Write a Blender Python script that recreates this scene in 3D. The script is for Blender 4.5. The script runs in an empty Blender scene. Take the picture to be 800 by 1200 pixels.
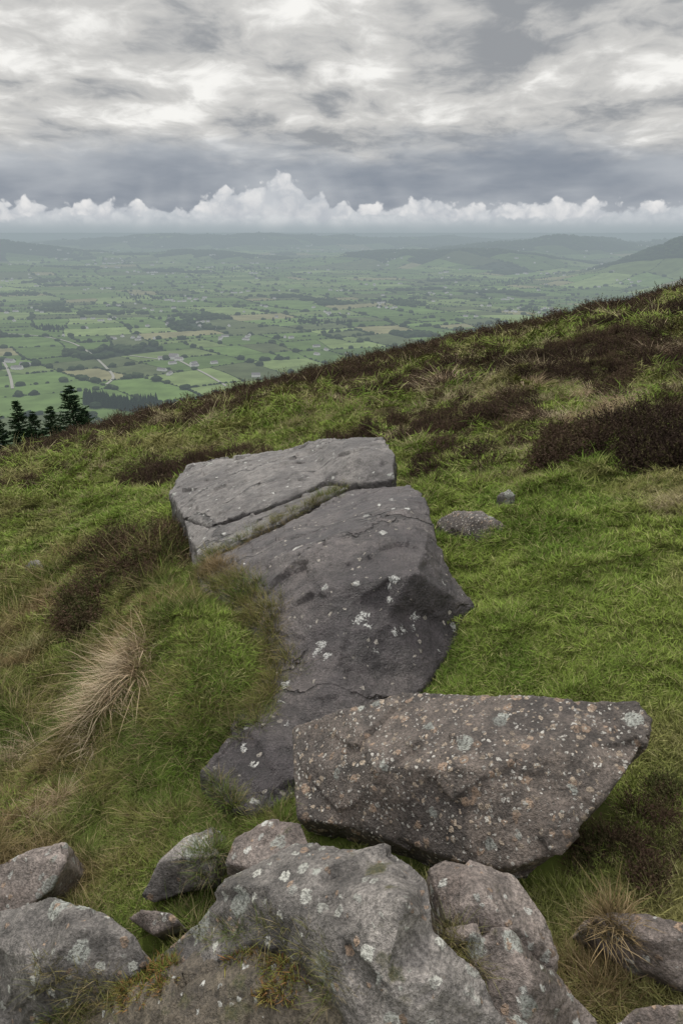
import bpy, bmesh, math, random
import numpy as np
from mathutils import Vector, Matrix, Quaternion, noise as mnoise
from mathutils.geometry import delaunay_2d_cdt
from mathutils.bvhtree import BVHTree
from mathutils.kdtree import KDTree
random.seed(4); rng=np.random.default_rng(11)
scene=bpy.context.scene
scene.view_settings.view_transform='Standard'; scene.view_settings.look='None'; scene.view_settings.exposure=0
# ------------------------------------------------------------------ camera
PITCH=math.radians(22.4); EYE=1.65
cam=bpy.data.cameras.new("camera"); co=bpy.data.objects.new("camera",cam); scene.collection.objects.link(co)
cam.lens=24; cam.sensor_width=36; cam.clip_start=0.05; cam.clip_end=200000
co.rotation_euler=(math.pi/2-PITCH,0,0); scene.camera=co
# ------------------------------------------------------------------ noise
def h2(ix,iy,seed):
    a=(ix.astype(np.int64)*374761393+iy.astype(np.int64)*668265263+seed*1442695041)&0xFFFFFFFF
    a=((a^(a>>13))*1274126177)&0xFFFFFFFF
    a=(a^(a>>16))&0xFFFFFFFF
    return a/4294967295.0*2-1
def vn(x,y,seed=0):
    x=np.asarray(x,float);y=np.asarray(y,float)
    ix=np.floor(x);iy=np.floor(y);fx=x-ix;fy=y-iy
    fx=fx*fx*(3-2*fx);fy=fy*fy*(3-2*fy)
    a=h2(ix,iy,seed);b=h2(ix+1,iy,seed);c=h2(ix,iy+1,seed);d=h2(ix+1,iy+1,seed)
    return (a*(1-fx)+b*fx)*(1-fy)+(c*(1-fx)+d*fx)*fy
def fbm(x,y,seed=0,o=4):
    s=0;a=.55;x=np.asarray(x,float);y=np.asarray(y,float)
    for i in range(o):
        s=s+a*vn(x,y,seed+i*7);x,y=(x*1.6+y*1.2)+3.1,(y*1.6-x*1.2)+1.7;a*=.5
    return s
def sst(x,a,b):
    t=np.clip((x-a)/(b-a),0,1);return t*t*(3-2*t)
# ------------------------------------------------------------------ back-projection helper: image pixel + height above the slope -> world point
def W(u,v,h=0.0):
    X=(u-400)/800;Y=(600-v)/800
    dy=math.cos(PITCH)+math.sin(PITCH)*Y;dz=-math.sin(PITCH)+math.cos(PITCH)*Y
    s=-dz/dy;k=X/dy;y=3.0
    for i in range(60):
        y=(EYE-h+.0008*y*y*(1+k*k))/max(s-.123+.235*k,.02)
    return Vector((k*y,y,-s*y))
def onfloor(u,v,z):
    X=(u-400)/800;Y=(600-v)/800
    dy=math.cos(PITCH)+math.sin(PITCH)*Y;dz=-math.sin(PITCH)+math.cos(PITCH)*Y
    y=z/dz*dy
    return Vector((X/dy*y,y,z))
bumps=[]
for (u,v,h,sx,amp) in [(150,640,.3,.46,.32),(205,690,.3,.40,.33),(240,745,.28,.32,.29),(262,800,.18,.23,.20),(222,858,.1,.18,.12),(180,790,.15,.25,.14),(100,720,.1,.4,.06),(560,705,.1,.28,.08),(690,690,.1,.5,.10)]:
    p=W(u,v,h);bumps.append((p.x,p.y,sx,amp))
gul=W(60,960,0)
HILLS=[(1850,3750,480,420,165),(2500,4000,600,500,185),(1000,5000,520,380,115),(300,5600,600,400,90),(1500,6300,800,500,120),(2300,6900,700,600,120),(-3000,6000,800,600,110),(-2300,9200,1500,800,110),(-600,9600,1600,700,100),(4200,8200,1200,900,120),(-1100,6000,700,400,55),(2000,10500,1800,900,120),(-2100,4300,500,350,50)]
def valley(x,y):
    r=np.hypot(x,y)
    A=sst(r,2600,9500)
    h=-250+8*fbm(x/900,y/700,40,3)*sst(r,900,2500)
    rid=1-np.abs(fbm(x/2300+3,y/1500,51,4))*1.9
    h=h+A*(10+80*np.clip(rid,0,1)**1.6)*(1-.35*sst(r,13000,30000))
    mod=1+.35*fbm(x/400,y/400,66,4)
    for (cx,cy,sx,sy,a) in HILLS: h=h+a*mod*np.exp(-(((x-cx)/sx)**2+((y-cy)/sy)**2))
    return h
def hill(x,y):
    r2=x*x+y*y
    return -1.65-.123*y+.235*x-.0008*r2
def ground(x,y):
    x=np.asarray(x,float);y=np.asarray(y,float)
    r=np.hypot(x,y)
    z=hill(x,y)
    for (bx,by,s,a) in bumps: z=z+a*np.exp(-((x-bx)**2+(y-by)**2)/(2*s*s))
    z=z-.12*np.exp(-((x-gul.x)**2+(y-gul.y)**2)/(2*.35**2))
    f=sst(r,1.4,3.2)
    z=z+f*(.06*fbm(x*1.3,y*1.3,3,3)+.23*np.abs(fbm(x*1.5+5,y*1.5,5,2))+.08*np.abs(fbm(x*4.5,y*4.5,6,2))-.06)
    z=z+sst(r,5,14)*(.30*fbm(x*.33,y*.33,9,3)+.28*np.abs(fbm(x*1.1,y*1.1,15,3)))
    z=z+sst(r,20,60)*(.6*fbm(x*.09,y*.09,19,2)+.5*fbm(x*.3,y*.3,23,3))
    vz=valley(x,y)-3
    k=6.0
    d=np.clip((vz-z)/k,-30,30)
    return np.where(d>20,vz,np.where(d<-20,z,z+k*np.log1p(np.exp(d))*1.0))
# ------------------------------------------------------------------ node helper
class NB:
    def __init__(s,nt): s.nt=nt; nt.nodes.clear()
    def n(s,t,**k):
        nd=s.nt.nodes.new(t)
        for a,b in k.items(): setattr(nd,a,b)
        return nd
    def set(s,sock,v):
        if isinstance(v,bpy.types.NodeSocket): s.nt.links.new(v,sock)
        elif isinstance(v,(tuple,list)):
            v=tuple(v)
            if sock.type=='RGBA' and len(v)==3: v=v+(1,)
            sock.default_value=v
        else:
            sock.default_value=v
    def m(s,op,a,b=None,c=None,clamp=False):
        nd=s.n('ShaderNodeMath',operation=op,use_clamp=clamp)
        for i,x in enumerate((a,b,c)):
            if x is not None: s.set(nd.inputs[i],x)
        return nd.outputs[0]
    def vm(s,op,a,b=None,scale=None):
        nd=s.n('ShaderNodeVectorMath',operation=op)
        s.set(nd.inputs[0],a)
        if b is not None: s.set(nd.inputs[1],b)
        if scale is not None: s.set(nd.inputs['Scale'],scale)
        return nd.outputs['Value'] if op in('LENGTH','DOT_PRODUCT','DISTANCE') else nd.outputs[0]
    def noise(s,vec,scale,detail=4,rough=.5,dist=0,col=False):
        nd=s.n('ShaderNodeTexNoise');s.set(nd.inputs['Vector'],vec)
        nd.inputs['Scale'].default_value=scale;nd.inputs['Detail'].default_value=detail
        nd.inputs['Roughness'].default_value=rough;nd.inputs['Distortion'].default_value=dist
        return nd.outputs['Color'] if col else nd.outputs[0]
    def vor(s,vec,scale,feature='F1'):
        nd=s.n('ShaderNodeTexVoronoi',feature=feature);s.set(nd.inputs['Vector'],vec);nd.inputs['Scale'].default_value=scale
        return nd
    def mix(s,f,a,b):
        nd=s.n('ShaderNodeMix',data_type='RGBA');s.set(nd.inputs[0],f);s.set(nd.inputs[6],a);s.set(nd.inputs[7],b);return nd.outputs[2]
    def ss(s,x,lo,hi,a=0.,b=1.):
        nd=s.n('ShaderNodeMapRange',interpolation_type='SMOOTHSTEP')
        s.set(nd.inputs[0],x);nd.inputs[1].default_value=lo;nd.inputs[2].default_value=hi;nd.inputs[3].default_value=a;nd.inputs[4].default_value=b
        return nd.outputs[0]
    def sep(s,v):
        nd=s.n('ShaderNodeSeparateXYZ');s.set(nd.inputs[0],v);return nd.outputs
    def comb(s,x,y,z=0.):
        nd=s.n('ShaderNodeCombineXYZ')
        for i,q in enumerate((x,y,z)): s.set(nd.inputs[i],q)
        return nd.outputs[0]
    def pos(s): return s.n('ShaderNodeNewGeometry').outputs['Position']
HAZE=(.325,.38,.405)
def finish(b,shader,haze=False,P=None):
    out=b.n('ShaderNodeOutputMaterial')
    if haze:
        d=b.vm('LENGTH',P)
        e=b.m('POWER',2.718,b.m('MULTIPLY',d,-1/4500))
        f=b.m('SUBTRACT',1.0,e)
        em=b.n('ShaderNodeEmission');b.set(em.inputs[0],HAZE)  # aerial haze baked into the material as emission, growing with distance
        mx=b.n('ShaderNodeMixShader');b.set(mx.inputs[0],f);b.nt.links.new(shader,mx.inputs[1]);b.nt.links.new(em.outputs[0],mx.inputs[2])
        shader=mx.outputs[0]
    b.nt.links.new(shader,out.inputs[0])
def newmat(name):
    m=bpy.data.materials.new(name);m.use_nodes=True
    m.cycles.emission_sampling='NONE'
    return m,NB(m.node_tree)
def pbsdf(b,col,rough=.8,normal=None,spec=.3):
    p=b.n('ShaderNodeBsdfPrincipled');b.set(p.inputs['Base Color'],col);b.set(p.inputs['Roughness'],rough)
    p.inputs['Specular IOR Level'].default_value=spec
    if normal is not None: b.set(p.inputs['Normal'],normal)
    return p.outputs[0]
def diffuse(b,col):
    p=b.n('ShaderNodeBsdfDiffuse');b.set(p.inputs['Color'],col);return p.outputs[0]
def mesh_obj(name,V,F,mat=None,smooth=False,link=True):
    me=bpy.data.meshes.new(name);me.from_pydata([tuple(q) for q in V],[],F);me.update()
    o=bpy.data.objects.new(name,me)
    if link: scene.collection.objects.link(o)
    if mat: me.materials.append(mat)
    if smooth: me.polygons.foreach_set('use_smooth',[True]*len(me.polygons))
    return o
# ------------------------------------------------------------------ world (simple overcast) + cloud dome on the horizon
SUN_EL=math.radians(46);SUN_AZ=math.radians(-28)
w=bpy.data.worlds.new("World");scene.world=w;w.use_nodes=True
b=NB(w.node_tree)
z=b.sep(b.n('ShaderNodeTexCoord').outputs['Generated'])[2]
bg=b.n('ShaderNodeBackground');b.set(bg.inputs[0],(.81,.80,.785));b.set(bg.inputs[1],b.ss(z,.2,.8,.75,2.3))
sky=b.n('ShaderNodeTexSky',sky_type='NISHITA');sky.sun_disc=False;sky.sun_elevation=SUN_EL;sky.sun_rotation=SUN_AZ
bg2=b.n('ShaderNodeBackground');b.nt.links.new(sky.outputs[0],bg2.inputs[0]);bg2.inputs[1].default_value=.10
mx=b.n('ShaderNodeMixShader');mx.inputs[0].default_value=.88
b.nt.links.new(bg2.outputs[0],mx.inputs[1]);b.nt.links.new(bg.outputs[0],mx.inputs[2])
b.nt.links.new(mx.outputs[0],b.n('ShaderNodeOutputWorld').inputs[0])
sl=bpy.data.lights.new("sun",'SUN');sl.energy=2.6;sl.angle=math.radians(10);sl.color=(1,.95,.86)
so=bpy.data.objects.new("sun",sl);scene.collection.objects.link(so)
sd=Vector((math.sin(SUN_AZ)*math.cos(SUN_EL),math.cos(SUN_AZ)*math.cos(SUN_EL),math.sin(SUN_EL)))
so.rotation_euler=sd.to_track_quat('Z','Y').to_euler()
ms,b=newmat("cloud_deck")
D=b.vm('NORMALIZE',b.pos())
x,y,z=b.sep(D)
az=b.m('ARCTAN2',x,y);el=b.m('ARCSINE',z)
zc=b.m('MAXIMUM',z,0.0)
k=b.m('DIVIDE',1.0,b.m('ADD',zc,.17))
p=b.comb(b.m('MULTIPLY',x,k),b.m('MULTIPLY',b.m('MULTIPLY',y,k),.9),0.)
wp=b.vm('ADD',p,b.vm('SCALE',b.vm('SUBTRACT',b.noise(p,3.0,2,.5,0,True),(.5,.5,.5)),scale=.26))
n1=b.noise(wp,3.1,7,.58);n2=b.noise(b.vm('ADD',p,(5.0,2.6,0)),1.5,2,.5)
n3=b.noise(b.vm('ADD',wp,(9.3,7.2,3)),10,4,.6)
t=b.m('ADD',b.m('ADD',b.m('MULTIPLY',n1,.48),b.m('MULTIPLY',n2,.52)),b.m('MULTIPLY',n3,.14))
t=b.m('ADD',t,b.ss(az,-.45,.5,.035,-.015))
cl=b.mix(b.ss(t,.46,.60),(.31,.325,.345),(.60,.595,.58))
cl=b.mix(b.ss(t,.58,.70),cl,(.93,.92,.89))
wob=b.m('MULTIPLY',b.m('SUBTRACT',b.noise(b.comb(b.m('MULTIPLY',az,3.),b.m('MULTIPLY',el,10.),0.),1.6,4,.6),.5),.12)
band=b.m('SUBTRACT',1.0,b.ss(b.m('ADD',el,wob),.070,.125))
bt=b.noise(b.comb(b.m('MULTIPLY',az,4.),b.m('MULTIPLY',el,13.),2.),1.3,4,.5)
bandc=b.mix(b.ss(bt,.32,.68),(.235,.27,.325),(.42,.45,.49))
cl=b.mix(b.m('MULTIPLY',band,.92),cl,bandc)
def gauss(c,wd,a):
    q=b.m('DIVIDE',b.m('SUBTRACT',az,c),wd)
    return b.m('MULTIPLY',b.m('POWER',2.718,b.m('MULTIPLY',b.m('MULTIPLY',q,q),-1.)),a)
def cumulus(cl,base,gs,seed,amp,white,grey):
    T=b.m('ADD',base,0.)
    for g in gs: T=b.m('ADD',T,gauss(*g))
    T=b.m('ADD',T,b.m('MULTIPLY',b.m('SUBTRACT',b.noise(b.comb(b.m('MULTIPLY',az,11.),0.,seed),1.,2,.5),.5),.028))
    cp=b.comb(az,b.m('MULTIPLY',el,1.1),seed)
    wv=b.vm('ADD',cp,b.vm('SCALE',b.vm('SUBTRACT',b.noise(cp,45,2,.5,0,True),(.5,.5,.5)),scale=.018))
    v1=b.vor(wv,38);v2=b.vor(wv,95)
    puff=b.m('ADD',b.m('MULTIPLY',b.m('SUBTRACT',.5,v1.outputs['Distance']),amp),b.m('MULTIPLY',b.m('SUBTRACT',.5,v2.outputs['Distance']),amp*.4))
    nz=b.noise(wv,34,5,.6)
    c=b.m('ADD',b.m('SUBTRACT',T,el),puff)
    c=b.m('ADD',c,b.m('MULTIPLY',b.m('SUBTRACT',nz,.5),.024))
    mask=b.ss(c,-.001,.0045)
    sh=b.m('ADD',b.m('MULTIPLY',puff,22.),nz)
    cc=b.mix(b.ss(sh,.25,.85),grey,white)
    cc=b.mix(b.ss(c,.006,.040,0.,.5),cc,grey)
    cc=b.mix(b.ss(el,.0,.018,.95,0.),cc,(.41,.46,.49))
    return b.mix(b.m('MULTIPLY',mask,.95),cl,cc)
cl=cumulus(cl,.031,[(-.082,.026,.026),(-.09,.05,.013),(-.145,.03,.020),(-.03,.03,.015),(.118,.03,.010),(-.28,.06,.004),(.30,.06,.004)],5.,.023,(.86,.85,.84),(.50,.53,.57))
cl=cumulus(cl,.017,[(-.25,.10,.006),(.1,.1,.004),(.42,.08,.012)],9.,.013,(.66,.68,.70),(.45,.49,.53))
ang=b.m('ARCTAN2',b.m('SUBTRACT',az,-.16),b.m('SUBTRACT',.42,el))
sh=b.ss(b.noise(b.comb(b.m('MULTIPLY',ang,10.),0.,0.),1.,1,.5),.4,.75)
sh=b.m('MULTIPLY',b.m('MULTIPLY',sh,b.ss(el,.09,.02)),gauss(-.08,.25,.28))
cl=b.mix(sh,cl,(.78,.79,.79))  # faint sunbeams painted into the dome's emission colour
cl=b.mix(b.ss(el,-.004,.012,.92,0.),cl,(.36,.415,.445))
em=b.n('ShaderNodeEmission');b.set(em.inputs[0],cl)
b.nt.links.new(em.outputs[0],b.n('ShaderNodeOutputMaterial').inputs[0])
V=[];F=[];R=90000;na_=128;els=[-.04,-.02,0,.03,.06,.1,.15,.2,.25,.30,.34,.38]
for e in els:
    for i in range(na_):
        a=i/na_*2*math.pi;V.append((R*math.cos(e)*math.cos(a),R*math.cos(e)*math.sin(a),R*math.sin(e)))
for j in range(len(els)-1):
    for i in range(na_):
        F.append((j*na_+i,j*na_+(i+1)%na_,(j+1)*na_+(i+1)%na_,(j+1)*na_+i))
mesh_obj("sky",V,F,ms,True)
# ------------------------------------------------------------------ ground sheet
mg,b=newmat("hillside_turf");P=b.pos()
r=b.vm('LENGTH',P)
nb_=b.noise(P,6,4,.65)
g=b.mix(b.ss(nb_,.35,.65),(.045,.058,.016),(.09,.115,.028))
g=b.mix(b.ss(b.noise(P,.9,3,.6),.5,.7),g,(.09,.07,.035))
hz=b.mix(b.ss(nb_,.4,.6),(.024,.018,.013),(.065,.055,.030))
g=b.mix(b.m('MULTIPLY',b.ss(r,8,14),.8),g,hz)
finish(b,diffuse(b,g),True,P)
mv,b=newmat("valley_floor");P=b.pos()
fc=b.mix(b.ss(b.noise(P,.004,4,.6),.4,.6),(.035,.060,.022),(.09,.125,.045))
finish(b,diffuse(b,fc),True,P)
def axis(pos_,d0,bb):
    out=[0.];s=d0
    while out[-1]<pos_: out.append(out[-1]+s);s=d0+out[-1]*bb
    return np.array(out)
xp=axis(60000,.03,.024);xs=np.concatenate([-xp[:0:-1],xp])
ys=np.concatenate([-axis(4000,.03,.05)[:0:-1],axis(80000,.03,.016)])
GX,GY=np.meshgrid(xs,ys);GZ=ground(GX,GY)
ny,nx=GX.shape
V=np.stack([GX.ravel(),GY.ravel(),GZ.ravel()],1)
idx=np.arange(ny*nx).reshape(ny,nx)
F=np.stack([idx[:-1,:-1],idx[:-1,1:],idx[1:,1:],idx[1:,:-1]],-1).reshape(-1,4)
me=bpy.data.meshes.new("ground");me.vertices.add(len(V));me.vertices.foreach_set('co',V.ravel())
me.loops.add(F.size);me.loops.foreach_set('vertex_index',F.ravel().astype(np.int32))
me.polygons.add(len(F));me.polygons.foreach_set('loop_start',np.arange(0,F.size,4,dtype=np.int32));me.update(calc_edges=True)
me.polygons.foreach_set('use_smooth',[True]*len(F));me.materials.append(mg);me.materials.append(mv)
me.polygons.foreach_set('material_index',(np.hypot(V[F[:,0],0],V[F[:,0],1])>380).astype(np.int32))
scene.collection.objects.link(bpy.data.objects.new("ground",me))
# ------------------------------------------------------------------ fields of the valley
mf,b=newmat("pasture");P=b.pos()
at=b.n('ShaderNodeAttribute',attribute_name='fcol')
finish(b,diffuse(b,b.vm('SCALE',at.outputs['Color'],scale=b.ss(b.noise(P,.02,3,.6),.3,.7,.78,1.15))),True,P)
fields=[]
def split(q):
    a=[np.array(p) for p in q]
    cx=sum(p[0] for p in a)/4;cy=sum(p[1] for p in a)/4
    d=math.hypot(cx,cy);L1=np.linalg.norm(a[1]-a[0]);L2=np.linalg.norm(a[2]-a[1]);area=L1*L2
    R=max(L1,L2)
    X=cx*math.cos(.35)-cy*math.sin(.35);Y=cx*math.sin(.35)+cy*math.cos(.35)
    if Y<-R or abs(X)>.62*Y+900+R*.8 : 
        return
    tgt=19000*max(1,(d/1900))**1.05*random.choice([.35,.6,1,1.5,2.4])
    if area<tgt:
        if Y>480 and abs(X)<.62*Y+700: fields.append(a)
        return
    f=random.uniform(.32,.68);g=f+random.uniform(-.11,.11)
    if L1>L2*random.uniform(.7,1.5):
        m1=a[0]+(a[1]-a[0])*f;m2=a[3]+(a[2]-a[3])*g
        split([a[0],m1,m2,a[3]]);split([m1,a[1],a[2],m2])
    else:
        m1=a[1]+(a[2]-a[1])*f;m2=a[0]+(a[3]-a[0])*g
        split([a[0],a[1],m1,m2]);split([m2,m1,a[2],a[3]])
split([(-15000,-15000),(15000,-15000),(15000,15000),(-15000,15000)])
def warp(x,y):
    X=x*math.cos(.35)-y*math.sin(.35);Y=x*math.sin(.35)+y*math.cos(.35)
    return X+150*fbm(X/700,Y/700,71,3),Y+150*fbm(X/700,Y/700,83,3)
VV=[];FF=[];CC=[];hp=[]
for q in fields:
    d=np.linalg.norm(sum(q)/4)
    if d>13000: continue
    n=4;base=len(VV)
    c0=sum(q)/4;L=np.linalg.norm(q[1]-q[0]);ins=min(.02,2.5/L)
    q2=[p+(c0-p)*ins for p in q]
    U,Vv=np.meshgrid(np.linspace(0,1,n+1),np.linspace(0,1,n+1))
    pts=[(1-u)*(1-v)*q2[0]+u*(1-v)*q2[1]+u*v*q2[2]+(1-u)*v*q2[3] for u,v in zip(U.ravel(),Vv.ravel())]
    pts=np.array(pts);X,Y=warp(pts[:,0],pts[:,1]);Z=valley(X,Y)
    mx_,my_,mz_=X.mean(),Y.mean(),Z.mean()
    woods_cloudshade=float(fbm(mx_/1500,my_/700,301,4))
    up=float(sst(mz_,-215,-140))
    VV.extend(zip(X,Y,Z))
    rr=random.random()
    wood=(rr>.98) or (woods_cloudshade+up*.85+random.uniform(-.12,.12)>.56)
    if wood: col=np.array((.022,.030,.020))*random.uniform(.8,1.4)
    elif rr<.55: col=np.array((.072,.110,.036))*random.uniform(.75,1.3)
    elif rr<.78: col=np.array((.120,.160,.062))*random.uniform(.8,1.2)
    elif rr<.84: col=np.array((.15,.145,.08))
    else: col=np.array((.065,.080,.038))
    col=col*(1-.55*up)*(1-.35*max(0,woods_cloudshade))  # broad noise patches put cloud shadow into the field colours
    for j in range(n):
        for i in range(n):
            FF.append((base+j*(n+1)+i,base+j*(n+1)+i+1,base+(j+1)*(n+1)+i+1,base+(j+1)*(n+1)+i));CC.append(col)
    dens=random.uniform(.3,.95)
    for e in ((0,1),(1,2)):
        A,B=q[e[0]],q[e[1]];Le=np.linalg.norm(B-A)
        sp=5.5*max(1,d/1800)
        m=int(Le/sp)
        dd=dens if random.random()>.15 else .08
        for i in range(m):
            if random.random()<dd:
                f=(i+random.random())/m;pp=A+(B-A)*f
                big=random.random()<.13
                hp.append((pp[0],pp[1],(random.uniform(4,7.5) if big else random.uniform(1.2,3.0))*max(1,d/3400)**.5))
    if (wood and d<9000) or (random.random()<.035 and d>1300):
        for i in range(45):
            u,v=random.random(),random.random()
            pp=(1-u)*(1-v)*q[0]+u*(1-v)*q[1]+u*v*q[2]+(1-u)*v*q[3]
            hp.append((pp[0],pp[1],random.uniform(5,9)*max(1,d/3400)**.5))
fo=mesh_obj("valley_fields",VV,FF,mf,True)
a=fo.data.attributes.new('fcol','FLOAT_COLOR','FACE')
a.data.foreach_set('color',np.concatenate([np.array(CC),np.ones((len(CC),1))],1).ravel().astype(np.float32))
hp=np.array(hp);HX,HY=warp(hp[:,0],hp[:,1]);HZ=valley(HX,HY)
print("hedge trees",len(hp))
# ------------------------------------------------------------------ instancing
def make_instancer(name,sources,pts,rot,scl,idx):
    col=bpy.data.collections.new(name+"_parts")
    for i,o in enumerate(sources):
        o.name="%s_part_%02d"%(name,i);col.objects.link(o)
    me=bpy.data.meshes.new(name);pts=np.asarray(pts,np.float32)
    me.vertices.add(len(pts));me.vertices.foreach_set('co',pts.ravel())
    a=me.attributes.new('irot','FLOAT_VECTOR','POINT');a.data.foreach_set('vector',np.asarray(rot,np.float32).ravel())
    a=me.attributes.new('iscl','FLOAT_VECTOR','POINT');a.data.foreach_set('vector',np.asarray(scl,np.float32).ravel())
    a=me.attributes.new('iidx','INT','POINT');a.data.foreach_set('value',np.asarray(idx,np.int32))
    o=bpy.data.objects.new(name,me);scene.collection.objects.link(o)
    nt=bpy.data.node_groups.new(name,'GeometryNodeTree')
    nt.interface.new_socket('Geometry',in_out='INPUT',socket_type='NodeSocketGeometry')
    nt.interface.new_socket('Geometry',in_out='OUTPUT',socket_type='NodeSocketGeometry')
    N=nt.nodes.new;L=nt.links.new
    gi=N('NodeGroupInput');go=N('NodeGroupOutput');ip=N('GeometryNodeInstanceOnPoints');ci=N('GeometryNodeCollectionInfo')
    ci.inputs['Collection'].default_value=col;ci.inputs['Separate Children'].default_value=True;ci.inputs['Reset Children'].default_value=True
    def na(nm,dt):
        q=N('GeometryNodeInputNamedAttribute');q.data_type=dt;q.inputs['Name'].default_value=nm
        return [s for s in q.outputs if s.enabled and s.name=='Attribute'][0]
    er=N('FunctionNodeEulerToRotation')
    L(gi.outputs[0],ip.inputs['Points']);L(ci.outputs[0],ip.inputs['Instance']);ip.inputs['Pick Instance'].default_value=True
    L(na('iidx','INT'),ip.inputs['Instance Index']);L(na('irot','FLOAT_VECTOR'),er.inputs[0]);L(er.outputs[0],ip.inputs['Rotation'])
    L(na('iscl','FLOAT_VECTOR'),ip.inputs['Scale']);L(ip.outputs[0],go.inputs[0])
    md=o.modifiers.new("instances",'NODES');md.node_group=nt
    return o
def leafmat(name,cols,haze=False,patch=1.2,blade=True,root=(.05,.04,.02)):
    m,b=newmat(name);P=b.pos()
    nz=b.noise(P,patch,2,.6)
    c=b.mix(b.ss(nz,.40,.60),cols[0],cols[1])
    if len(cols)>3:
        c=b.mix(b.ss(b.noise(P,patch*.4,2,.5),.50,.66),c,cols[3])
    if blade:
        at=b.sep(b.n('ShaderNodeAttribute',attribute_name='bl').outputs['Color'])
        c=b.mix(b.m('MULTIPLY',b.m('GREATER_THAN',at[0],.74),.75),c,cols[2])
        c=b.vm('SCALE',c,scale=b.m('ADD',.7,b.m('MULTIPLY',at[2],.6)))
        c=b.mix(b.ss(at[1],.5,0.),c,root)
    else:
        oi=b.n('ShaderNodeObjectInfo').outputs['Random']
        c=b.mix(b.m('MULTIPLY',b.ss(oi,.45,1.),.7),c,cols[2])
    finish(b,diffuse(b,c),haze,P);return m
mh=leafmat("hedge_foliage",[(.022,.034,.017),(.034,.048,.022),(.018,.026,.014)],True,.01,False)
src=[]
for i in range(4):
    bm=bmesh.new();bmesh.ops.create_icosphere(bm,subdivisions=2,radius=1)
    for v in bm.verts:
        nn=mnoise.noise(v.co*1.7+Vector((i*9,0,0)));v.co*=1+.38*nn;v.co.z=v.co.z*.85+.6
    me=bpy.data.meshes.new("h");bm.to_mesh(me);bm.free();me.materials.append(mh);src.append(bpy.data.objects.new("h",me))
n=len(hp);rz=np.zeros((n,3));rz[:,2]=rng.uniform(0,6.28,n)
sc=np.stack([hp[:,2]*rng.uniform(.9,1.6,n),hp[:,2]*rng.uniform(.9,1.6,n),hp[:,2]*.95],1)
make_instancer("hedgerow_trees",src,np.stack([HX,HY,HZ],1),rz,sc,rng.integers(0,4,n))
mc=leafmat("conifer_needles",[(.012,.024,.012),(.02,.034,.015),(.010,.016,.009)],True,.5,False)
def cone_tree(i):
    V=[];F=[]
    for k in range(60):
        t=(k/60);zz=.08+.9*t;R=.22*(1-t)**.8+.01
        for j in range(6):
            a=random.uniform(0,6.28);rr=R*random.uniform(.75,1.15);q=len(V)
            V+= [(0,0,zz+.05),(rr*math.cos(a-.3),rr*math.sin(a-.3),zz-.03),(rr*math.cos(a+.3),rr*math.sin(a+.3),zz-.04)];F.append((q,q+1,q+2))
    return mesh_obj("c",V,F,mc,link=False)
pts=[];sc=[]
for k in range(300):
    u=random.uniform(98,184);p=onfloor(u,468+random.uniform(0,8)+4*math.sin(u*.05),-247.)
    hgt=random.uniform(9,19);pts.append((p.x,p.y,float(valley(p.x,p.y))));sc.append((hgt,hgt,hgt))
for (u0,u1,v0,v1,kk) in [(330,410,374,379,60),(40,75,383,387,40),(430,500,352,356,60),(560,640,330,333,80),(130,210,345,349,60),(240,330,318,320,90)]:
    for k in range(kk):
        f=random.gauss(0,.25);p=onfloor((u0+u1)/2+(u1-u0)*f,(v0+v1)/2+random.gauss(0,1.6),-247.)
        hgt=random.uniform(8,16)*max(1,p.y/3800);pts.append((p.x,p.y,float(valley(p.x,p.y))));sc.append((hgt*1.5,hgt*1.5,hgt*.8))
make_instancer("conifer_plantation",[cone_tree(i) for i in range(3)],pts,[(0,0,random.uniform(0,6)) for _ in pts],sc,[random.randrange(3) for _ in pts])
mw,b=newmat("whitewashed_walls");P=b.pos();finish(b,diffuse(b,b.mix(b.noise(P,.01,2),(.50,.49,.46),(.70,.69,.65))),True,P)
mr,b=newmat("slate_roofs");P=b.pos();finish(b,diffuse(b,b.mix(b.noise(P,.01,2),(.10,.10,.11),(.22,.2,.2))),True,P)
V=[];F=[];MI=[]
def house(x,y,L,Wd,H,a):
    z=float(valley(x,y))-1;b0=len(V);c,s=math.cos(a),math.sin(a)
    for (i,j,k) in [(-1,-1,0),(1,-1,0),(1,1,0),(-1,1,0),(-1,-1,1),(1,-1,1),(1,1,1),(-1,1,1),(-1,0,1.75),(1,0,1.75)]:
        X=i*L/2;Y=j*Wd/2;V.append((x+X*c-Y*s,y+X*s+Y*c,z+k*H))
    for f,m in [((0,1,5,4),0),((1,2,6,9,5),0),((2,3,7,6),0),((3,0,4,8,7),0),((4,5,9,8),1),((7,8,9,6),1)]:
        F.append(tuple(b0+q for q in f));MI.append(m)
for k in range(360):
    d=random.uniform(1300,9000);X=random.uniform(-.55,.55)*d
    cl_=random.random()<.35
    for j in range(random.randint(2,6) if cl_ else 1):
        s=max(1,d/3000)**.7
        house(X+random.uniform(-60,60)*(cl_),d+random.uniform(-60,60)*cl_,random.uniform(9,20)*s,7*s,4*s,random.uniform(0,3))
for (u,v) in [(190,421),(201,420),(210,422),(204,418),(222,350),(230,351),(240,349),(216,353),(30,428),(22,432),(300,441),(12,424)]:
    p=onfloor(u,v,-249.);house(p.x,p.y,random.uniform(14,24),9,5,random.uniform(-.4,.4))
ho=mesh_obj("distant_farmhouses",V,F,mw);ho.data.materials.append(mr);ho.data.polygons.foreach_set('material_index',MI)
md_,b=newmat("valley_road_surface");P=b.pos();finish(b,diffuse(b,b.mix(b.noise(P,.05,3),(.17,.17,.15),(.24,.23,.21))),True,P)
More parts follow.
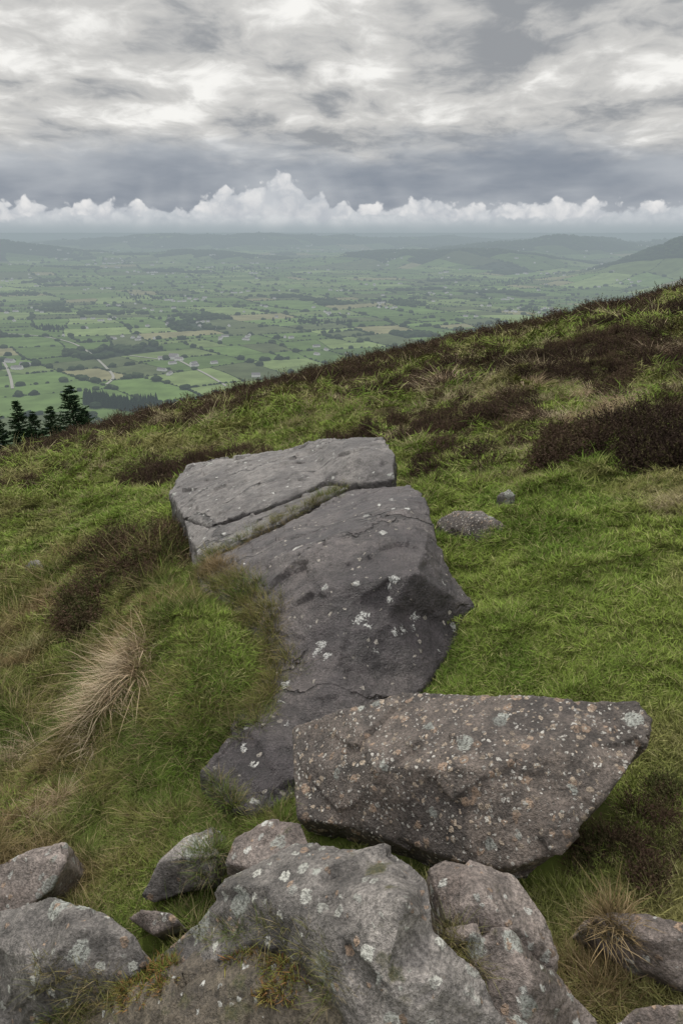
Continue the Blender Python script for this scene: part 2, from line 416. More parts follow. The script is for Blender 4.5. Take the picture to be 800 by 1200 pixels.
def road(name,pl,wd):
    V=[];F=[];ps=[onfloor(u,v,-249.) for u,v in pl];q=[]
    for i in range(len(ps)-1):
        p0=ps[max(i-1,0)];p1=ps[i];p2=ps[i+1];p3=ps[min(i+2,len(ps)-1)]
        for j in range(8):
            t=j/8;q.append(.5*((2*p1)+(p2-p0)*t+(2*p0-5*p1+4*p2-p3)*t*t+(3*p1-p0-3*p2+p3)*t**3))
    q.append(ps[-1])
    for i,p in enumerate(q):
        t=(q[min(i+1,len(q)-1)]-q[max(i-1,0)]);t.z=0;t.normalize();nn=Vector((-t.y,t.x,0))*wd/2
        for s in (-1,1):
            X,Y=p.x+nn.x*s,p.y+nn.y*s;V.append((X,Y,float(valley(X,Y))+.9))
        if i: F.append((2*i-2,2*i-1,2*i+1,2*i))
    mesh_obj(name,V,F,md_)
road("valley_road",[(125,450),(133,441),(122,428),(105,413),(86,402),(60,396),(20,392),(-30,390)],5)
road("valley_road",[(15,455),(12,440),(5,425),(-10,410)],5)
road("farm_lane",[(265,452),(245,440),(225,430),(208,422),(190,421),(150,416)],5)
# ------------------------------------------------------------------ rocks
def rock_mat(name,dark,light,spots,tone=2.2,moss=0.,rough=.6,crack=0,crusts=()):
    m,b=newmat(name);P=b.pos()
    nA=b.noise(P,tone,4,.6,.3);nB=b.noise(P,16,7,.72);nC=b.noise(P,120,3,.7);nD=b.noise(P,5,4,.65,.8)
    c=b.mix(b.ss(nA,.38,.62),dark,light)
    c=b.mix(b.m('MULTIPLY',b.ss(nD,.50,.64),.6),c,tuple(q*.42 for q in dark))
    c=b.vm('SCALE',c,scale=b.ss(nB,.25,.75,.5,1.55))
    c=b.vm('SCALE',c,scale=b.ss(nC,.3,.7,.55,1.45))
    h=b.m('ADD',nB,b.m('MULTIPLY',nC,.3))
    pd=b.vm('ADD',P,b.vm('SCALE',b.noise(P,45,2,.6,0,True),scale=.024))
    if crack:
        pc=b.vm('MULTIPLY',b.vm('ADD',P,b.vm('SCALE',b.noise(P,3.5,4,.6,0,True),scale=.35)),(.55,1.25,1.))
        ed=b.vor(pc,crack,'DISTANCE_TO_EDGE').outputs['Distance']
        ck=b.m('MULTIPLY',b.ss(ed,.018,.004),b.ss(nA,.42,.55))
        c=b.mix(b.m('MULTIPLY',ck,.8),c,(.012,.010,.010));h=b.m('SUBTRACT',h,b.m('MULTIPLY',ck,.9))
    off=0
    for (sc,thr,rad,col) in spots:
        off+=3.3
        vo=b.vor(b.vm('ADD',pd,(off,off*.7,0)),sc)
        rs=b.sep(vo.outputs['Color'])
        on=b.m('GREATER_THAN',b.m('ADD',rs[0],b.m('MULTIPLY',b.m('SUBTRACT',nD,.5),.8)),thr)
        rr=b.m('MULTIPLY',b.m('ADD',.3,b.m('MULTIPLY',rs[1],.7)),rad)
        e=b.m('SUBTRACT',rr,b.m('ADD',vo.outputs['Distance'],b.m('MULTIPLY',b.m('SUBTRACT',nB,.5),.5)))
        mk=b.m('MULTIPLY',on,b.ss(e,0.,.09))
        mk=b.m('MULTIPLY',mk,b.ss(nC,.36,.54,.25,.95))
        cv=b.vm('SCALE',col,scale=b.m('ADD',.6,b.m('MULTIPLY',rs[2],.6)))
        c=b.mix(mk,c,cv);h=b.m('ADD',h,b.m('MULTIPLY',mk,.10))
    if crusts:
        acc=None
        pw=b.vm('ADD',P,b.vm('SCALE',b.vm('SUBTRACT',b.noise(P,34,3,.7,0,True),(.5,.5,.5)),scale=.10))
        for (q,rad) in crusts:
            e=b.m('SUBTRACT',rad,b.vm('DISTANCE',pw,tuple(q)))
            acc=e if acc is None else b.m('MAXIMUM',acc,e)
        mk=b.m('MULTIPLY',b.ss(acc,0.,.008),b.ss(nC,.38,.52,.15,.95))
        c=b.mix(mk,c,(.47,.47,.45));h=b.m('ADD',h,b.m('MULTIPLY',mk,.12))
    if moss>0:
        nz=b.sep(b.n('ShaderNodeNewGeometry').outputs['Normal'])[2]
        mm=b.m('MULTIPLY',b.ss(nz,.5,.9),b.ss(b.noise(P,7,5,.65),.62-.4*moss,.70-.4*moss))
        c=b.mix(mm,c,b.mix(b.ss(nC,.3,.7),(.03,.035,.014),(.09,.08,.035)))
    bp=b.n('ShaderNodeBump');bp.inputs['Strength'].default_value=1.;bp.inputs['Distance'].default_value=.024;b.set(bp.inputs['Height'],h)
    finish(b,pbsdf(b,c,rough,bp.outputs[0],.45));return m
WH=(.48,.48,.45);OR=(.29,.205,.145);PG=(.30,.31,.28);LP=(.33,.30,.26)
M_top=rock_mat("weathered_slab_stone",(.060,.054,.053),(.120,.110,.103),[(7,.88,.33,PG),(20,.85,.4,WH)],1.7,0,.5,.9)
M_mid=rock_mat("lichen_stone",(.055,.045,.040),(.110,.089,.075),[(24,.40,.44,OR),(42,.38,.46,(.36,.29,.22)),(70,.36,.46,(.46,.44,.40)),(14,.66,.42,PG)],3)
M_fr=rock_mat("grey_stone",(.088,.080,.074),(.195,.178,.164),[(10,.42,.50,PG),(24,.42,.46,(.42,.42,.38)),(34,.70,.42,OR)],3.4,.05,.55)
M_fr2=rock_mat("pink_grey_stone",(.090,.071,.062),(.200,.168,.150),[(13,.42,.48,PG),(34,.50,.42,OR),(28,.46,.45,(.42,.42,.39))],3.4,.03,.55)
M_lg=rock_mat("mossy_ledge_stone",(.08,.066,.05),(.15,.125,.09),[(40,.7,.4,WH)],6,.15)
def tex(name,ty,size,depth=3):
    t=bpy.data.textures.new(name,ty);t.noise_scale=size
    if ty=='CLOUDS': t.noise_depth=depth
    return t
TX=[(tex("t1",'CLOUDS',.45,2),.7),(tex("t2",'CLOUDS',.13,3),.22),(tex("t4",'CLOUDS',.035,4),.13)]
rocks=[]
def chisel(co,no,size,amp,seed):
    r_=random.Random(seed);mn=co.min(0)-size;mx_=co.max(0)+size
    vol=np.prod(mx_-mn);n=int(min(6000,max(20,vol/size**3*1.1)))
    kd=KDTree(n);cs=[];gs=[];of=[]
    for i in range(n):
        c=[r_.uniform(mn[j],mx_[j]) for j in range(3)];kd.insert(c,i);cs.append(c);gs.append([r_.gauss(0,1) for _ in range(3)]);of.append(r_.uniform(-1,1))
    kd.balance();cs=np.array(cs);gs=np.array(gs);of=np.array(of)
    wv=np.stack([fbm(co[:,(k+1)%3]/size*.8+k*7,co[:,(k+2)%3]/size*.8,seed+k,2) for k in range(3)],1)*size*.15
    q=co+wv
    id_=np.array([kd.find(p)[1] for p in q])
    return ((q-cs[id_])*gs[id_]).sum(1)/size*amp+of[id_]*amp*.25
def rock(name,outline,interior,extr,inset,voxel,mat,amp=.05,parent=None,smooth=1,ch=1.):
    n=len(outline);al=outline+interior
    r_=delaunay_2d_cdt([Vector((u/100,v/100)) for u,v,h in al],[(i,(i+1)%n) for i in range(n)],[],1,1e-5)
    ov=r_[3];P3=[W(*al[o[0]]) for o in ov]
    c=sum(P3,Vector())/len(P3);E=Vector(extr)
    lo=[Vector((c.x+(p.x-c.x)*inset,c.y+(p.y-c.y)*inset,c.z+(p.z-c.z)*.6))+E for p in P3]
    N=len(P3);F=[tuple(f) for f in r_[2]];FF=list(F)+[tuple(q+N for q in f[::-1]) for f in F]
    ec={}
    for f in F:
        for i in range(len(f)): ec[(f[i],f[(i+1)%len(f)])]=1
    for (a_,b_) in ec:
        if (b_,a_) not in ec: FF.append((b_,a_,a_+N,b_+N))
    o=mesh_obj(name,P3+lo,FF)
    bm=bmesh.new();bm.from_mesh(o.data);bmesh.ops.recalc_face_normals(bm,faces=bm.faces);bm.to_mesh(o.data);bm.free()
    md=o.modifiers.new("r",'REMESH');md.mode='VOXEL';md.voxel_size=voxel
    md=o.modifiers.new("s",'SMOOTH');md.iterations=smooth;md.factor=.5
    for t,s in TX:
        md=o.modifiers.new("d",'DISPLACE');md.texture=t;md.strength=amp*s*2;md.mid_level=.5;md.texture_coords='LOCAL'
    dg=bpy.context.evaluated_depsgraph_get()
    me=bpy.data.meshes.new_from_object(o.evaluated_get(dg));o.modifiers.clear();o.data=me;me.name=name
    nv=len(me.vertices);cc=np.empty(nv*3);me.vertices.foreach_get('co',cc);cc=cc.reshape(-1,3)
    nn=np.array([v.normal for v in me.vertices])
    sd_=(len(outline)*131+int(outline[0][0])*7)%1000
    d=chisel(cc,nn,.20,amp*.42*ch,sd_)+chisel(cc,nn,.08,amp*.10*ch,sd_+5)
    cc=cc+nn*np.clip(d,-amp,amp)[:,None]
    me.vertices.foreach_set('co',cc.ravel())
    me.materials.clear();me.polygons.foreach_set('use_smooth',[True]*len(me.polygons));me.update()
    if mat: me.materials.append(mat)
    me.transform(Matrix.Translation(-c));o.location=c
    if parent:o.parent=parent
    rocks.append((o,c));return o
sp=bpy.data.objects.new("split_slab_boulder",None);scene.collection.objects.link(sp)
ls_=rock("lower_slab",[(230,664,.42),(330,616,.52),(412,574,.5),(480,567,.53),(500,585,.52),(504,606,.48),(522,655,.36),(557,714,.15),(546,732,.1),(500,800,.05),(430,890,.0),(300,956,.02),(262,938,.08),(236,905,.11),(270,860,.16),(285,790,.2),(262,730,.32),(235,690,.38)],
 [(300,655,.50),(350,645,.58),(440,612,.60),(475,600,.58),(390,690,.47),(455,720,.33),(400,780,.24),(485,672,.46),(310,700,.42),(340,850,.14),(500,640,.48)],(0,.0,-.75),1.0,.012,None,.024,sp,1,.8)
rock("upper_slab",[(199,575,.5),(222,543,.6),(355,523,.6),(370,514,.66),(450,512,.66),(463,530,.62),(461,562,.5),(425,567,.5),(380,565,.52),(330,588,.53),(245,615,.47),(215,606,.45)],
 [(330,550,.62),(420,533,.67),(360,530,.60)],(0,0,-.95),1.0,.016,M_top,.032,sp)
rock("middle_slab",[(216,609,.44),(247,619,.46),(332,592,.5),(382,569,.5),(408,571,.49),(330,611,.49),(236,657,.40),(222,630,.40)],
 [],(0,0,-.9),1.0,.012,M_top,.02,sp)
rock("lichen_covered_boulder",[(343,852,.27),(400,830,.35),(480,811,.38),(600,813,.39),(690,819,.38),(745,820,.36),(764,842,.33),(758,866,.31),(735,905,.28),(700,942,.25),(652,1000,.18),(600,1018,.15),(540,1012,.13),(480,988,.12),(400,968,.12),(350,958,.12),(344,900,.2)],
 [(560,900,.35),(450,900,.30),(650,880,.36)],(-.03,.14,-.42),.80,.008,M_mid,.018)
rock("boulder",[(180,1128,.2),(232,1075,.3),(265,1030,.38),(345,984,.42),(420,1002,.42),(455,996,.44),(500,1030,.42),(508,1090,.42),(560,1130,.36),(595,1200,.3),(610,1290,.2),(430,1290,.28),(400,1185,.33),(370,1130,.37),(300,1100,.34),(230,1140,.25)],
 [(385,1040,.455),(475,1055,.52),(300,1050,.41),(450,1150,.43),(385,1100,.42),(500,1150,.42),(430,1015,.46)],(0,.10,-.5),1.1,.007,M_fr,.018,None,1,1.8)
rock("boulder.001",[(497,1015,.36),(520,998,.38),(560,1008,.37),(605,1022,.33),(640,1075,.28),(655,1120,.25),(640,1150,.2),(580,1120,.28),(520,1080,.34)],[(560,1045,.40),(600,1085,.34)],(0,.10,-.5),1.0,.007,M_fr2,.016,None,1,1.6)
rock("boulder.002",[(525,1092,.34),(575,1090,.36),(600,1085,.35),(650,1140,.24),(690,1180,.17),(722,1215,.12),(700,1290,.08),(590,1290,.2),(560,1150,.3)],[(620,1150,.30)],(0,.10,-.45),1.0,.007,M_fr2,.016,None,1,1.6)
rock("boulder.003",[(163,1052,.08),(185,1010,.16),(215,982,.19),(249,967,.19),(256,1000,.17),(250,1035,.1),(215,1045,.06),(180,1060,.05)],[(222,1005,.19)],(.02,.20,-.26),.9,.007,M_fr,.010)
rock("boulder.004",[(-50,1035,.12),(15,1003,.17),(72,986,.18),(77,1010,.14),(60,1042,.08),(20,1072,.04),(-50,1095,.03)],[],(0,.18,-.3),.95,.008,M_fr2,.014)
rock("boulder.005",[(-60,1090,.26),(0,1065,.31),(60,1053,.34),(120,1068,.34),(160,1100,.3),(174,1130,.25),(120,1165,.22),(70,1192,.18),(20,1215,.12),(-60,1240,.1)],[(85,1085,.37),(60,1130,.31)],(0,.12,-.45),1.0,.007,M_fr,.018,None,1,1.6)
rock("boulder.006",[(262,1012,.18),(275,980,.22),(320,959,.24),(352,962,.24),(370,1005,.2),(300,1020,.19)],[],(0,.12,-.35),1.0,.008,M_fr2,.012)
rock("boulder.007",[(680,1092,.1),(692,1073,.15),(760,1072,.16),(840,1085,.15),(850,1150,.05),(800,1162,.04),(740,1132,.06)],[(760,1105,.14)],(0,.12,-.25),1.0,.008,M_fr2,.012)
rock("boulder.008",[(722,1205,.08),(745,1180,.12),(820,1175,.12),(840,1250,.05),(730,1260,.03)],[],(0,.06,-.25),1.0,.008,M_fr2,.012)
rock("boulder.009",[(510,612,.14),(530,598,.20),(565,597,.21),(590,612,.18),(602,630,.10),(560,630,.10),(520,622,.09)],[(560,608,.21)],(0,0,-.35),1.0,.014,M_mid,.014)
rock("boulder.010",[(28,666,.13),(34,657,.20),(46,655,.20),(52,664,.14)],[],(0,0,-.25),1.0,.012,M_fr,.008)
rock("boulder.011",[(576,582,.10),(582,574,.15),(596,572,.15),(606,580,.10)],[],(0,.0,-.3),1.0,.014,M_fr,.01)
rock("boulder.012",[(150,1076,.12),(165,1066,.16),(200,1070,.16),(212,1082,.14),(180,1095,.12)],[],(0,.12,-.22),1.0,.007,M_fr2,.008)
led=rock("mossy_ledge",[(60,1200,.15),(110,1160,.2),(200,1120,.23),(300,1098,.31),(375,1128,.33),(402,1190,.30),(440,1290,.2),(60,1290,.1)],[(260,1150,.29)],(0,0,-.4),1.0,.008,M_lg,.034,None,1,1.)
def bvh(lst):
    VV=[];PP=[]
    for o,c in lst:
        off=len(VV);VV+=[v.co+c for v in o.data.vertices];PP+=[[i+off for i in p.vertices] for p in o.data.polygons]
    return BVHTree.FromPolygons(VV,PP)
BV=bvh(rocks);BL=bvh([r for r in rocks if r[0]==led]);BS=bvh([r for r in rocks if r[0]==ls_])
cr=[]
for (u,v,px) in [(425,722,7),(418,728,5),(432,733,5),(462,678,6),(456,686,4),(486,723,6),(464,741,5),(473,738,4),(376,756,7),(384,768,6),(370,764,5),(520,683,4),(284,875,6),(337,848,4),(534,740,4),(485,735,4),(440,762,3),(360,735,3),(300,820,3)]:
    p=W(u,v,.3).normalized();h=BS.ray_cast(Vector((0,0,0)),p)
    if h[0] is not None: cr.append((h[0],px/800*h[3]))
M_slab=rock_mat("slab_stone",(.036,.030,.032),(.084,.072,.069),[(13,.85,.36,WH),(30,.80,.4,LP)],1.7,0,.46,1.1,cr)
ls_.data.materials.append(M_slab)
print("rocks done")
# ------------------------------------------------------------------ plants
def blades(V,F,A,n,cx,cy,R,h,wd,lean,droop=.6,wind=None):
    for i in range(n):
        a=random.uniform(0,6.28);rr=R*math.sqrt(random.random());bx,by=cx+rr*math.cos(a),cy+rr*math.sin(a)
        a2=a+random.gauss(0,.9) if wind is None else wind+random.gauss(0,.8)
        H=h*random.uniform(.5,1.15);ln=lean*random.uniform(.2,1.3)*(.4+rr/R)
        ww=wd*random.uniform(.7,1.2);pa=random.uniform(0,3.14);px,py=math.cos(pa)*ww/2,math.sin(pa)*ww/2
        q=len(V);rd=random.random();r2=random.random()
        for k,t in enumerate((0,.4,.75,1.)):
            d=ln*H*(t+droop*t*t*1.2);zz=H*(t-droop*.45*ln*t*t*t)
            X=bx+math.cos(a2)*d;Y=by+math.sin(a2)*d;f=(1,.85,.55,0)[k]
            if k<3: V+=[(X-px*f,Y-py*f,zz-.004),(X+px*f,Y+py*f,zz-.004)];A+=[(rd,t,r2,1)]*2
            else: V.append((X,Y,zz));A.append((rd,t,r2,1))
        F+=[(q,q+1,q+3,q+2),(q+2,q+3,q+5,q+4),(q+4,q+5,q+6)]
def fin(V,F,A,mat):
    o=mesh_obj("t",V,F,mat,link=False);a=o.data.attributes.new('bl','FLOAT_COLOR','POINT');a.data.foreach_set('color',np.array(A,np.float32).ravel());return o
def tuft(n,R,h,wd,lean,mat,droop=.6):
    V=[];F=[];A=[];blades(V,F,A,n,0,0,R,h,wd,lean,droop);return fin(V,F,A,mat)
def patch(k,per,R,h,wd,lean,mat):
    V=[];F=[];A=[];wd0=random.uniform(0,6.28)
    for i in range(k):
        a=random.uniform(0,6.28);r=R*math.sqrt(random.random())
        blades(V,F,A,per,r*math.cos(a),r*math.sin(a),R*.22,h*random.uniform(.6,1.25),wd,lean,.7,wd0 if random.random()<.5 else None)
    return fin(V,F,A,mat)
def heather(stems,R,H,mat,ls=.022):
    V=[];F=[];A=[]
    for i in range(stems):
        a=random.uniform(0,6.28);ph=math.acos(random.uniform(.05,1))
        L=random.uniform(.60,1.2);ex=Vector((math.cos(a)*math.sin(ph)*R*L,math.sin(a)*math.sin(ph)*R*L,(math.cos(ph))*H*L))
        st=Vector((ex.x*.35,ex.y*.35,ex.z*.15));d=ex-st
        side=d.cross(Vector((random.random(),random.random(),.3))).normalized()*.0025
        q=len(V);V+=[st-side,st+side,ex];F.append((q,q+1,q+2));A+=[(.5,0,.5,1)]*2+[(.5,.5,.5,1)]
        r1,r2=random.random(),random.random()
        for k in range(12):
            t=random.uniform(.35,1.0);p=st+d*t
            o=Vector((random.gauss(0,1),random.gauss(0,1),random.gauss(.8,.7))).normalized()*ls*random.uniform(.6,1.3)
            s2=o.cross(Vector((random.random()-.5,random.random()-.5,random.random()-.5))).normalized()*ls*.24
            q=len(V);V+=[p-s2,p+s2,p+o];F.append((q,q+1,q+2));A+=[(r1,t,r2,1)]*3
    return fin(V,F,A,mat)
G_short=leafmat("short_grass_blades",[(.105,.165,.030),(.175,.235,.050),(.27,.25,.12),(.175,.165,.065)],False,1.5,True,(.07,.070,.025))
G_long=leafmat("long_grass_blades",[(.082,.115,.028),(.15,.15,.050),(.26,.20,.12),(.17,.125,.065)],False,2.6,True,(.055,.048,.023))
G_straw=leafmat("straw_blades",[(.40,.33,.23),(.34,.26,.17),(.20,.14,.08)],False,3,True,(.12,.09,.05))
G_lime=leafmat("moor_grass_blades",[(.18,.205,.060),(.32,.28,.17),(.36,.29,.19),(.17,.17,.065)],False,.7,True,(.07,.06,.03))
G_heath=leafmat("heather_leaves",[(.052,.036,.029),(.090,.062,.045),(.072,.066,.030),(.042,.030,.024)],False,1.2,True,(.018,.012,.010))
G_heathg=leafmat("green_heather_leaves",[(.060,.068,.026),(.09,.062,.042),(.085,.050,.040)],False,5,True,(.025,.017,.012))
G_moss=leafmat("moss_leaves",[(.11,.13,.03),(.19,.165,.05),(.22,.10,.05)],False,12,True,(.06,.05,.02))
def ray_ok(x,y,z,bv=BV,m=.01):
    h=bv.ray_cast(Vector((x,y,z+3)),Vector((0,0,-1)))
    return h[0] is None or h[0].z<z+m
def sample(N,r0,r1,a0=-.66,a1=.66):
    r=np.exp(rng.uniform(math.log(r0),math.log(r1),N));a=rng.uniform(a0,a1,N)
    return r*np.sin(a),r*np.cos(a)
def hlim(x): return np.maximum(np.where(x>0,7.9-1.15*x,7.9-.45*x),3.6)
def hmask(x,y):
    d=y-hlim(x);r=np.hypot(x,y)
    n=fbm(x*.40,y*.40,101,3)*.75+.75*fbm(x*1.3,y*1.3,131,3)+.35*sst(r,12,30)*fbm(x*.16,y*.16,151,3)
    return n-.02+sst(d,0,2)*.14+sst(d,4,20)*.08-(d<0)*3
def orient(x,y,tilt):
    e=.08;n=len(x)
    zx=(ground(x+e,y)-ground(x-e,y))/(2*e);zy=(ground(x,y+e)-ground(x,y-e))/(2*e)
    zx=np.clip(zx,-.8,.8)+rng.normal(0,tilt,n);zy=np.clip(zy,-.8,.8)+rng.normal(0,tilt,n)
    R=np.empty((n,3));ra=rng.uniform(0,6.28,n)
    for i in range(n):
        q=Vector((0,0,1)).rotation_difference(Vector((-zx[i],-zy[i],1)))@Quaternion((0,0,1),ra[i]);e_=q.to_euler();R[i]=(e_.x,e_.y,e_.z)
    return R
def place(name,srcs,x,y,s,tilt=.12,extra=None,rad=0,zp=1.):
    z=ground(x,y)
    keep=np.ones(len(x),bool);rr=np.hypot(x,y)
    for i in np.nonzero(rr<13)[0]:
        ok=ray_ok(x[i],y[i],z[i])
        if ok and rad:
            q=rad*s[i];ok=sum(ray_ok(x[i]+dx*q,y[i]+dy*q,z[i],m=.03) for dx,dy in ((1,0),(-1,0),(0,1),(0,-1)))>=3
        keep[i]=ok
    x,y,z,s=x[keep],y[keep],z[keep],s[keep];n=len(x)
    P=np.stack([x,y,z-.006],1);R=orient(x,y,tilt)
    S=np.stack([s,s,s**zp*rng.uniform(.75,1.2,n)],1)
    if extra is not None:
        P=np.concatenate([P,extra[0]]);R=np.concatenate([R,extra[1]]);S=np.concatenate([S,extra[2]])
    n=len(P);print(name,n)
    return make_instancer(name,srcs,P,R,S,rng.integers(0,len(srcs),n))
x,y=sample(14500,.75,75)
hm=hmask(x,y);r=np.hypot(x,y)
leftness=sst(-(x+.15*y-.1),0,.6)*(1-sst(y,4.2,6.0))
kp=(hm<.10)&(rng.random(len(x))>leftness*.7)&((y<hlim(x)+1)|(rng.random(len(x))<.6))
x,y,r=x[kp],y[kp],r[kp]
s=np.clip(r/3.0,.75,6)*rng.uniform(.75,1.25,len(x))
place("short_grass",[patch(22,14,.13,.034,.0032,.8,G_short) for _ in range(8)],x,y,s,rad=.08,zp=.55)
x,y=sample(12500,.9,9,-.66,.35)
l=sst(-(x+.12*y-.15),-.2,.5)*(1-sst(y,4.6,7))
nn=fbm(x*2.2,y*2.2,77,3)
kp=(rng.random(len(x))<l*(.5+.9*np.clip(nn+.3,0,1)))
x,y=x[kp],y[kp];r=np.hypot(x,y)
s=np.clip(r/3.0,.6,2.0)*rng.uniform(.5,1.15,len(x))*(.65+.5*np.clip(nn[kp]+.3,0,1))
ex=[]
def crack(pl,n,jit,sc):
    for i in range(n):
        t=random.random()*(len(pl)-1);k=int(t);f=t-k
        u=pl[k][0]*(1-f)+pl[k+1][0]*f+random.gauss(0,jit);v=pl[k][1]*(1-f)+pl[k+1][1]*f+random.gauss(0,jit)
        hh=pl[k][2]*(1-f)+pl[k+1][2]*f
        p=W(u,v,hh);h_=BV.ray_cast(Vector((p.x,p.y,p.z+1.)),Vector((0,0,-1)))
        gz=float(ground(p.x,p.y));zz=gz
        if h_[0] is not None: zz=max(gz,h_[0].z) if h_[0].z>p.z-.12 else gz
        ex.append((p.x,p.y,zz-.01,sc*random.uniform(.6,1.2)))
crack([(232,662,.40),(330,614,.48),(410,573,.47)],230,3.5,.48)
crack([(322,790,.18),(310,750,.22),(287,720,.28),(255,692,.34),(238,665,.38)],340,10,.58)
crack([(322,790,.18),(308,825,.15),(280,850,.12),(250,872,.05),(225,890,.03)],240,8,.5)
crack([(240,935,.03),(280,965,.02),(340,958,.02)],120,8,.5)
crack([(655,1110,.1),(700,1120,.03),(720,1150,.03),(700,1180,.05)],120,12,.5)
crack([(205,1075,.05),(240,1050,.05),(262,1010,.05)],80,8,.45)
crack([(180,1110,.15),(230,1110,.22),(300,1110,.3),(380,1140,.35),(400,1185,.32)],70,7,.28)
crack([(508,1100,.3),(540,1120,.3),(565,1150,.28)],30,4,.3)
crack([(150,1165,.2),(90,1195,.15),(60,1205,.12)],60,7,.35)
def exarr(ex,tilt=.25):
    e=np.array(ex);n=len(e)
    return (e[:,:3],np.stack([rng.normal(0,tilt,n),rng.normal(0,tilt,n),rng.uniform(0,6.28,n)],1),np.stack([e[:,3]]*3,1))
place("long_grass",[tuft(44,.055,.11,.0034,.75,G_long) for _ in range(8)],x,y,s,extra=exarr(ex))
x,y=sample(11000,4.2,80);hm=hmask(x,y);nn=fbm(x*.8,y*.8,201,3)
kp=(((y>hlim(x)-1)&(nn>-.15))|(nn>.30))&(hm<.32)&(np.hypot(x,y)>4.2);x,y=x[kp],y[kp];r=np.hypot(x,y)
place("moor_grass",[patch(8,16,.12,.10,.0042,.8,G_lime) for _ in range(6)],x,y,np.clip(r/7,.7,5)*rng.uniform(.6,1.3,len(x)),zp=.55)
ex=[]
def straw(u,v,h,n,rad,sc):
    p=W(u,v,h)
    for i in range(n):
        a=random.uniform(0,6.28);q=rad*math.sqrt(random.random());X=p.x+q*math.cos(a);Y=p.y+q*math.sin(a)
        ex.append((X,Y,float(ground(X,Y))+.03*(1-q/rad),sc*random.uniform(.7,1.2)))
straw(152,805,.17,36,.12,.80);straw(120,830,.10,14,.10,.65);straw(20,880,.0,12,.12,.5);straw(100,860,.05,10,.12,.5);straw(60,935,0,8,.1,.4)
straw(520,468,.0,12,.35,2.0);straw(700,492,0,30,.35,1.1);straw(640,500,0,24,.3,1.0);straw(555,432,0,10,.4,2.);straw(600,470,0,16,.5,1.3);straw(430,488,0,16,.5,1.2)
straw(160,523,0,12,.5,1.4);straw(350,487,0,12,.6,1.4);straw(740,487,0,20,.3,1.);straw(790,420,0,16,.5,1.2);straw(770,470,0,16,.4,1.1);straw(720,505,0,16,.3,.9);straw(680,470,0,14,.4,1.2)
xx,yy=sample(3000,5,60);kp=(yy>6.5-.9*np.maximum(xx,0))&(fbm(xx*.9,yy*.9,333,2)>-.05);xx,yy=xx[kp],yy[kp]
place("straw_tussocks",[tuft(60,.05,.15,.0034,1.0,G_straw,.9) for _ in range(5)],xx,yy,np.clip(np.hypot(xx,yy)/10,.6,4)*rng.uniform(.5,1.,len(xx)),extra=exarr(ex,.15),zp=.75)
x,y=sample(16000,4.,95);hm=hmask(x,y);kp=hm>.05;x,y=x[kp],y[kp];r=np.hypot(x,y)
s=rng.uniform(.45,1.25,len(x))*np.clip(r/15,.8,3.6)
ex=[]
def hbush(pl,n,jit,sc):
    for i in range(n):
        u,v,h=random.choice(pl);p=W(u+random.gauss(0,jit),v+random.gauss(0,jit*.6),h)
        ex.append((p.x,p.y,float(ground(p.x,p.y))-.02,sc*random.uniform(.6,1.2)))
hbush([(650,532,0),(670,530,0),(625,525,0),(600,510,0),(520,530,0),(770,520,0),(500,560,0),(780,480,0),(760,495,0),(720,470,0),(560,545,0),(620,495,0),(640,545,0)],130,10,.85)
hbush([(20,560,0),(60,552,0),(100,545,0),(150,540,0),(190,530,0),(40,575,0),(180,560,0)],90,8,1.0)
place("heather",[heather(120,.24,.27,G_heath) for _ in range(5)],x,y,s,extra=exarr(ex,.1),zp=.95)
ex=[]
hbush([(200,600,.25),(185,625,.25),(150,640,.25),(125,660,.25),(110,690,.2),(92,735,.12),(165,665,.28),(205,640,.3),(100,715,.15),(180,690,.3)],90,14,.9)
hbush([(770,960,0),(790,1000,0),(740,990,0),(700,1000,0),(785,930,0),(760,1030,0)],40,14,.36)
e=exarr(ex,.15)
make_instancer("heather_bush",[heather(190,.22,.24,G_heathg,.017) for _ in range(4)],*e,rng.integers(0,4,len(ex)))
ex=[]
for i in range(4200):
    X=random.uniform(-.75,.15);Y=random.uniform(.75,1.35);h=BL.ray_cast(Vector((X,Y,1)),Vector((0,0,-1)));h2_=BV.ray_cast(Vector((X,Y,1)),Vector((0,0,-1)))
    if h[0] is not None and abs(h[0].z-h2_[0].z)<.004 and vn(X*9,Y*9,5)>-.25: ex.append((X,Y,h[0].z-.003,random.uniform(.15,.5)))
e=exarr(ex,.3);make_instancer("moss",[tuft(30,.04,.04,.006,.9,G_moss) for _ in range(4)],*e,rng.integers(0,4,len(ex)))
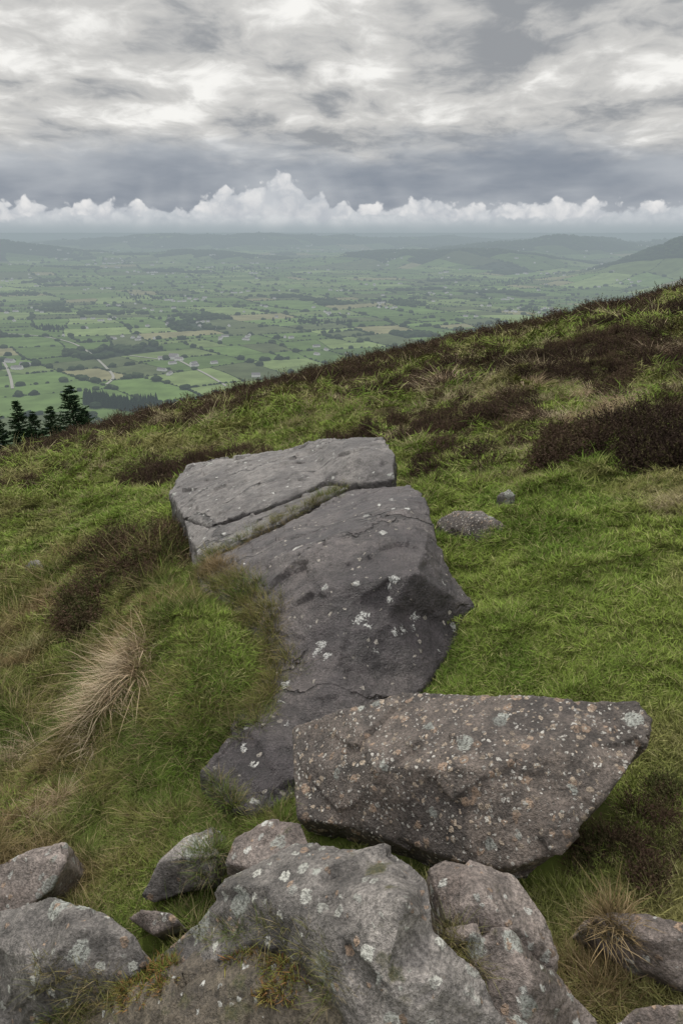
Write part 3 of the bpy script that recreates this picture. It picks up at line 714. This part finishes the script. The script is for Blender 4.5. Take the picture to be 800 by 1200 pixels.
# ------------------------------------------------------------------ conifers below the brow
mb,b=newmat("conifer_bark");P=b.pos();finish(b,diffuse(b,b.mix(b.noise(P,4,5),(.03,.022,.016),(.08,.06,.045))))
mn=leafmat("spruce_needles",[(.016,.032,.017),(.030,.050,.024),(.014,.022,.012)],False,.6,False)
def conifer(u,vtop,y0,wid):
    X=(u-400)/800;Y=(600-vtop)/800
    dy=math.cos(PITCH)+math.sin(PITCH)*Y;dz=-math.sin(PITCH)+math.cos(PITCH)*Y
    x0=X/dy*y0;ztop=dz/dy*y0;zb=float(ground(x0,y0))-.3;H=ztop-zb
    e=bpy.data.objects.new("conifer_tree",None);scene.collection.objects.link(e);e.location=(x0,y0,zb)
    V=[];F=[]
    for k in range(9):
        t=k/8
        for j in range(8): a=j*math.pi/4;R=.22*(1-t)+.015;V.append((R*math.cos(a),R*math.sin(a),t*H*.98))
        if k:
            for j in range(8): F.append(((k-1)*8+j,(k-1)*8+(j+1)%8,k*8+(j+1)%8,k*8+j))
    t_=mesh_obj("trunk",V,F,mb,True);t_.parent=e
    V=[];F=[];zz=H*.1
    while zz<H*.995:
        f=(zz/H);R=wid*(1-f)**.75+.12
        for j in range(random.randint(7,11)):
            a=random.uniform(0,6.28);L=R*random.uniform(.55,1.15);dr=random.uniform(-.30,.12)
            m=int(12+L*26)
            for k in range(m):
                t=random.uniform(.1,1)**.8;px=math.cos(a)*L*t;py=math.sin(a)*L*t;pz=zz+dr*L*t+.22*L*t*t
                px+=random.gauss(0,.12);py+=random.gauss(0,.12);s=random.uniform(.16,.34)
                d=Vector((math.cos(a)+random.gauss(0,.6),math.sin(a)+random.gauss(0,.6),random.gauss(-.15,.35))).normalized()*s
                q=d.cross(Vector((random.gauss(0,1),random.gauss(0,1),random.gauss(0,1)))).normalized()*s*.3
                c=Vector((px,py,pz));i=len(V);V+=[c-q,c+q,c+d];F.append((i,i+1,i+2))
        zz+=random.uniform(.22,.42)
    n_=mesh_obj("foliage",V,F,mn);n_.parent=e
conifer(80,451,108,5.0);conifer(18,469,112,3.8);conifer(38,482,116,3.4);conifer(58,476,113,3.6);conifer(-8,480,110,3.8);conifer(98,478,118,2.6)
print("done")
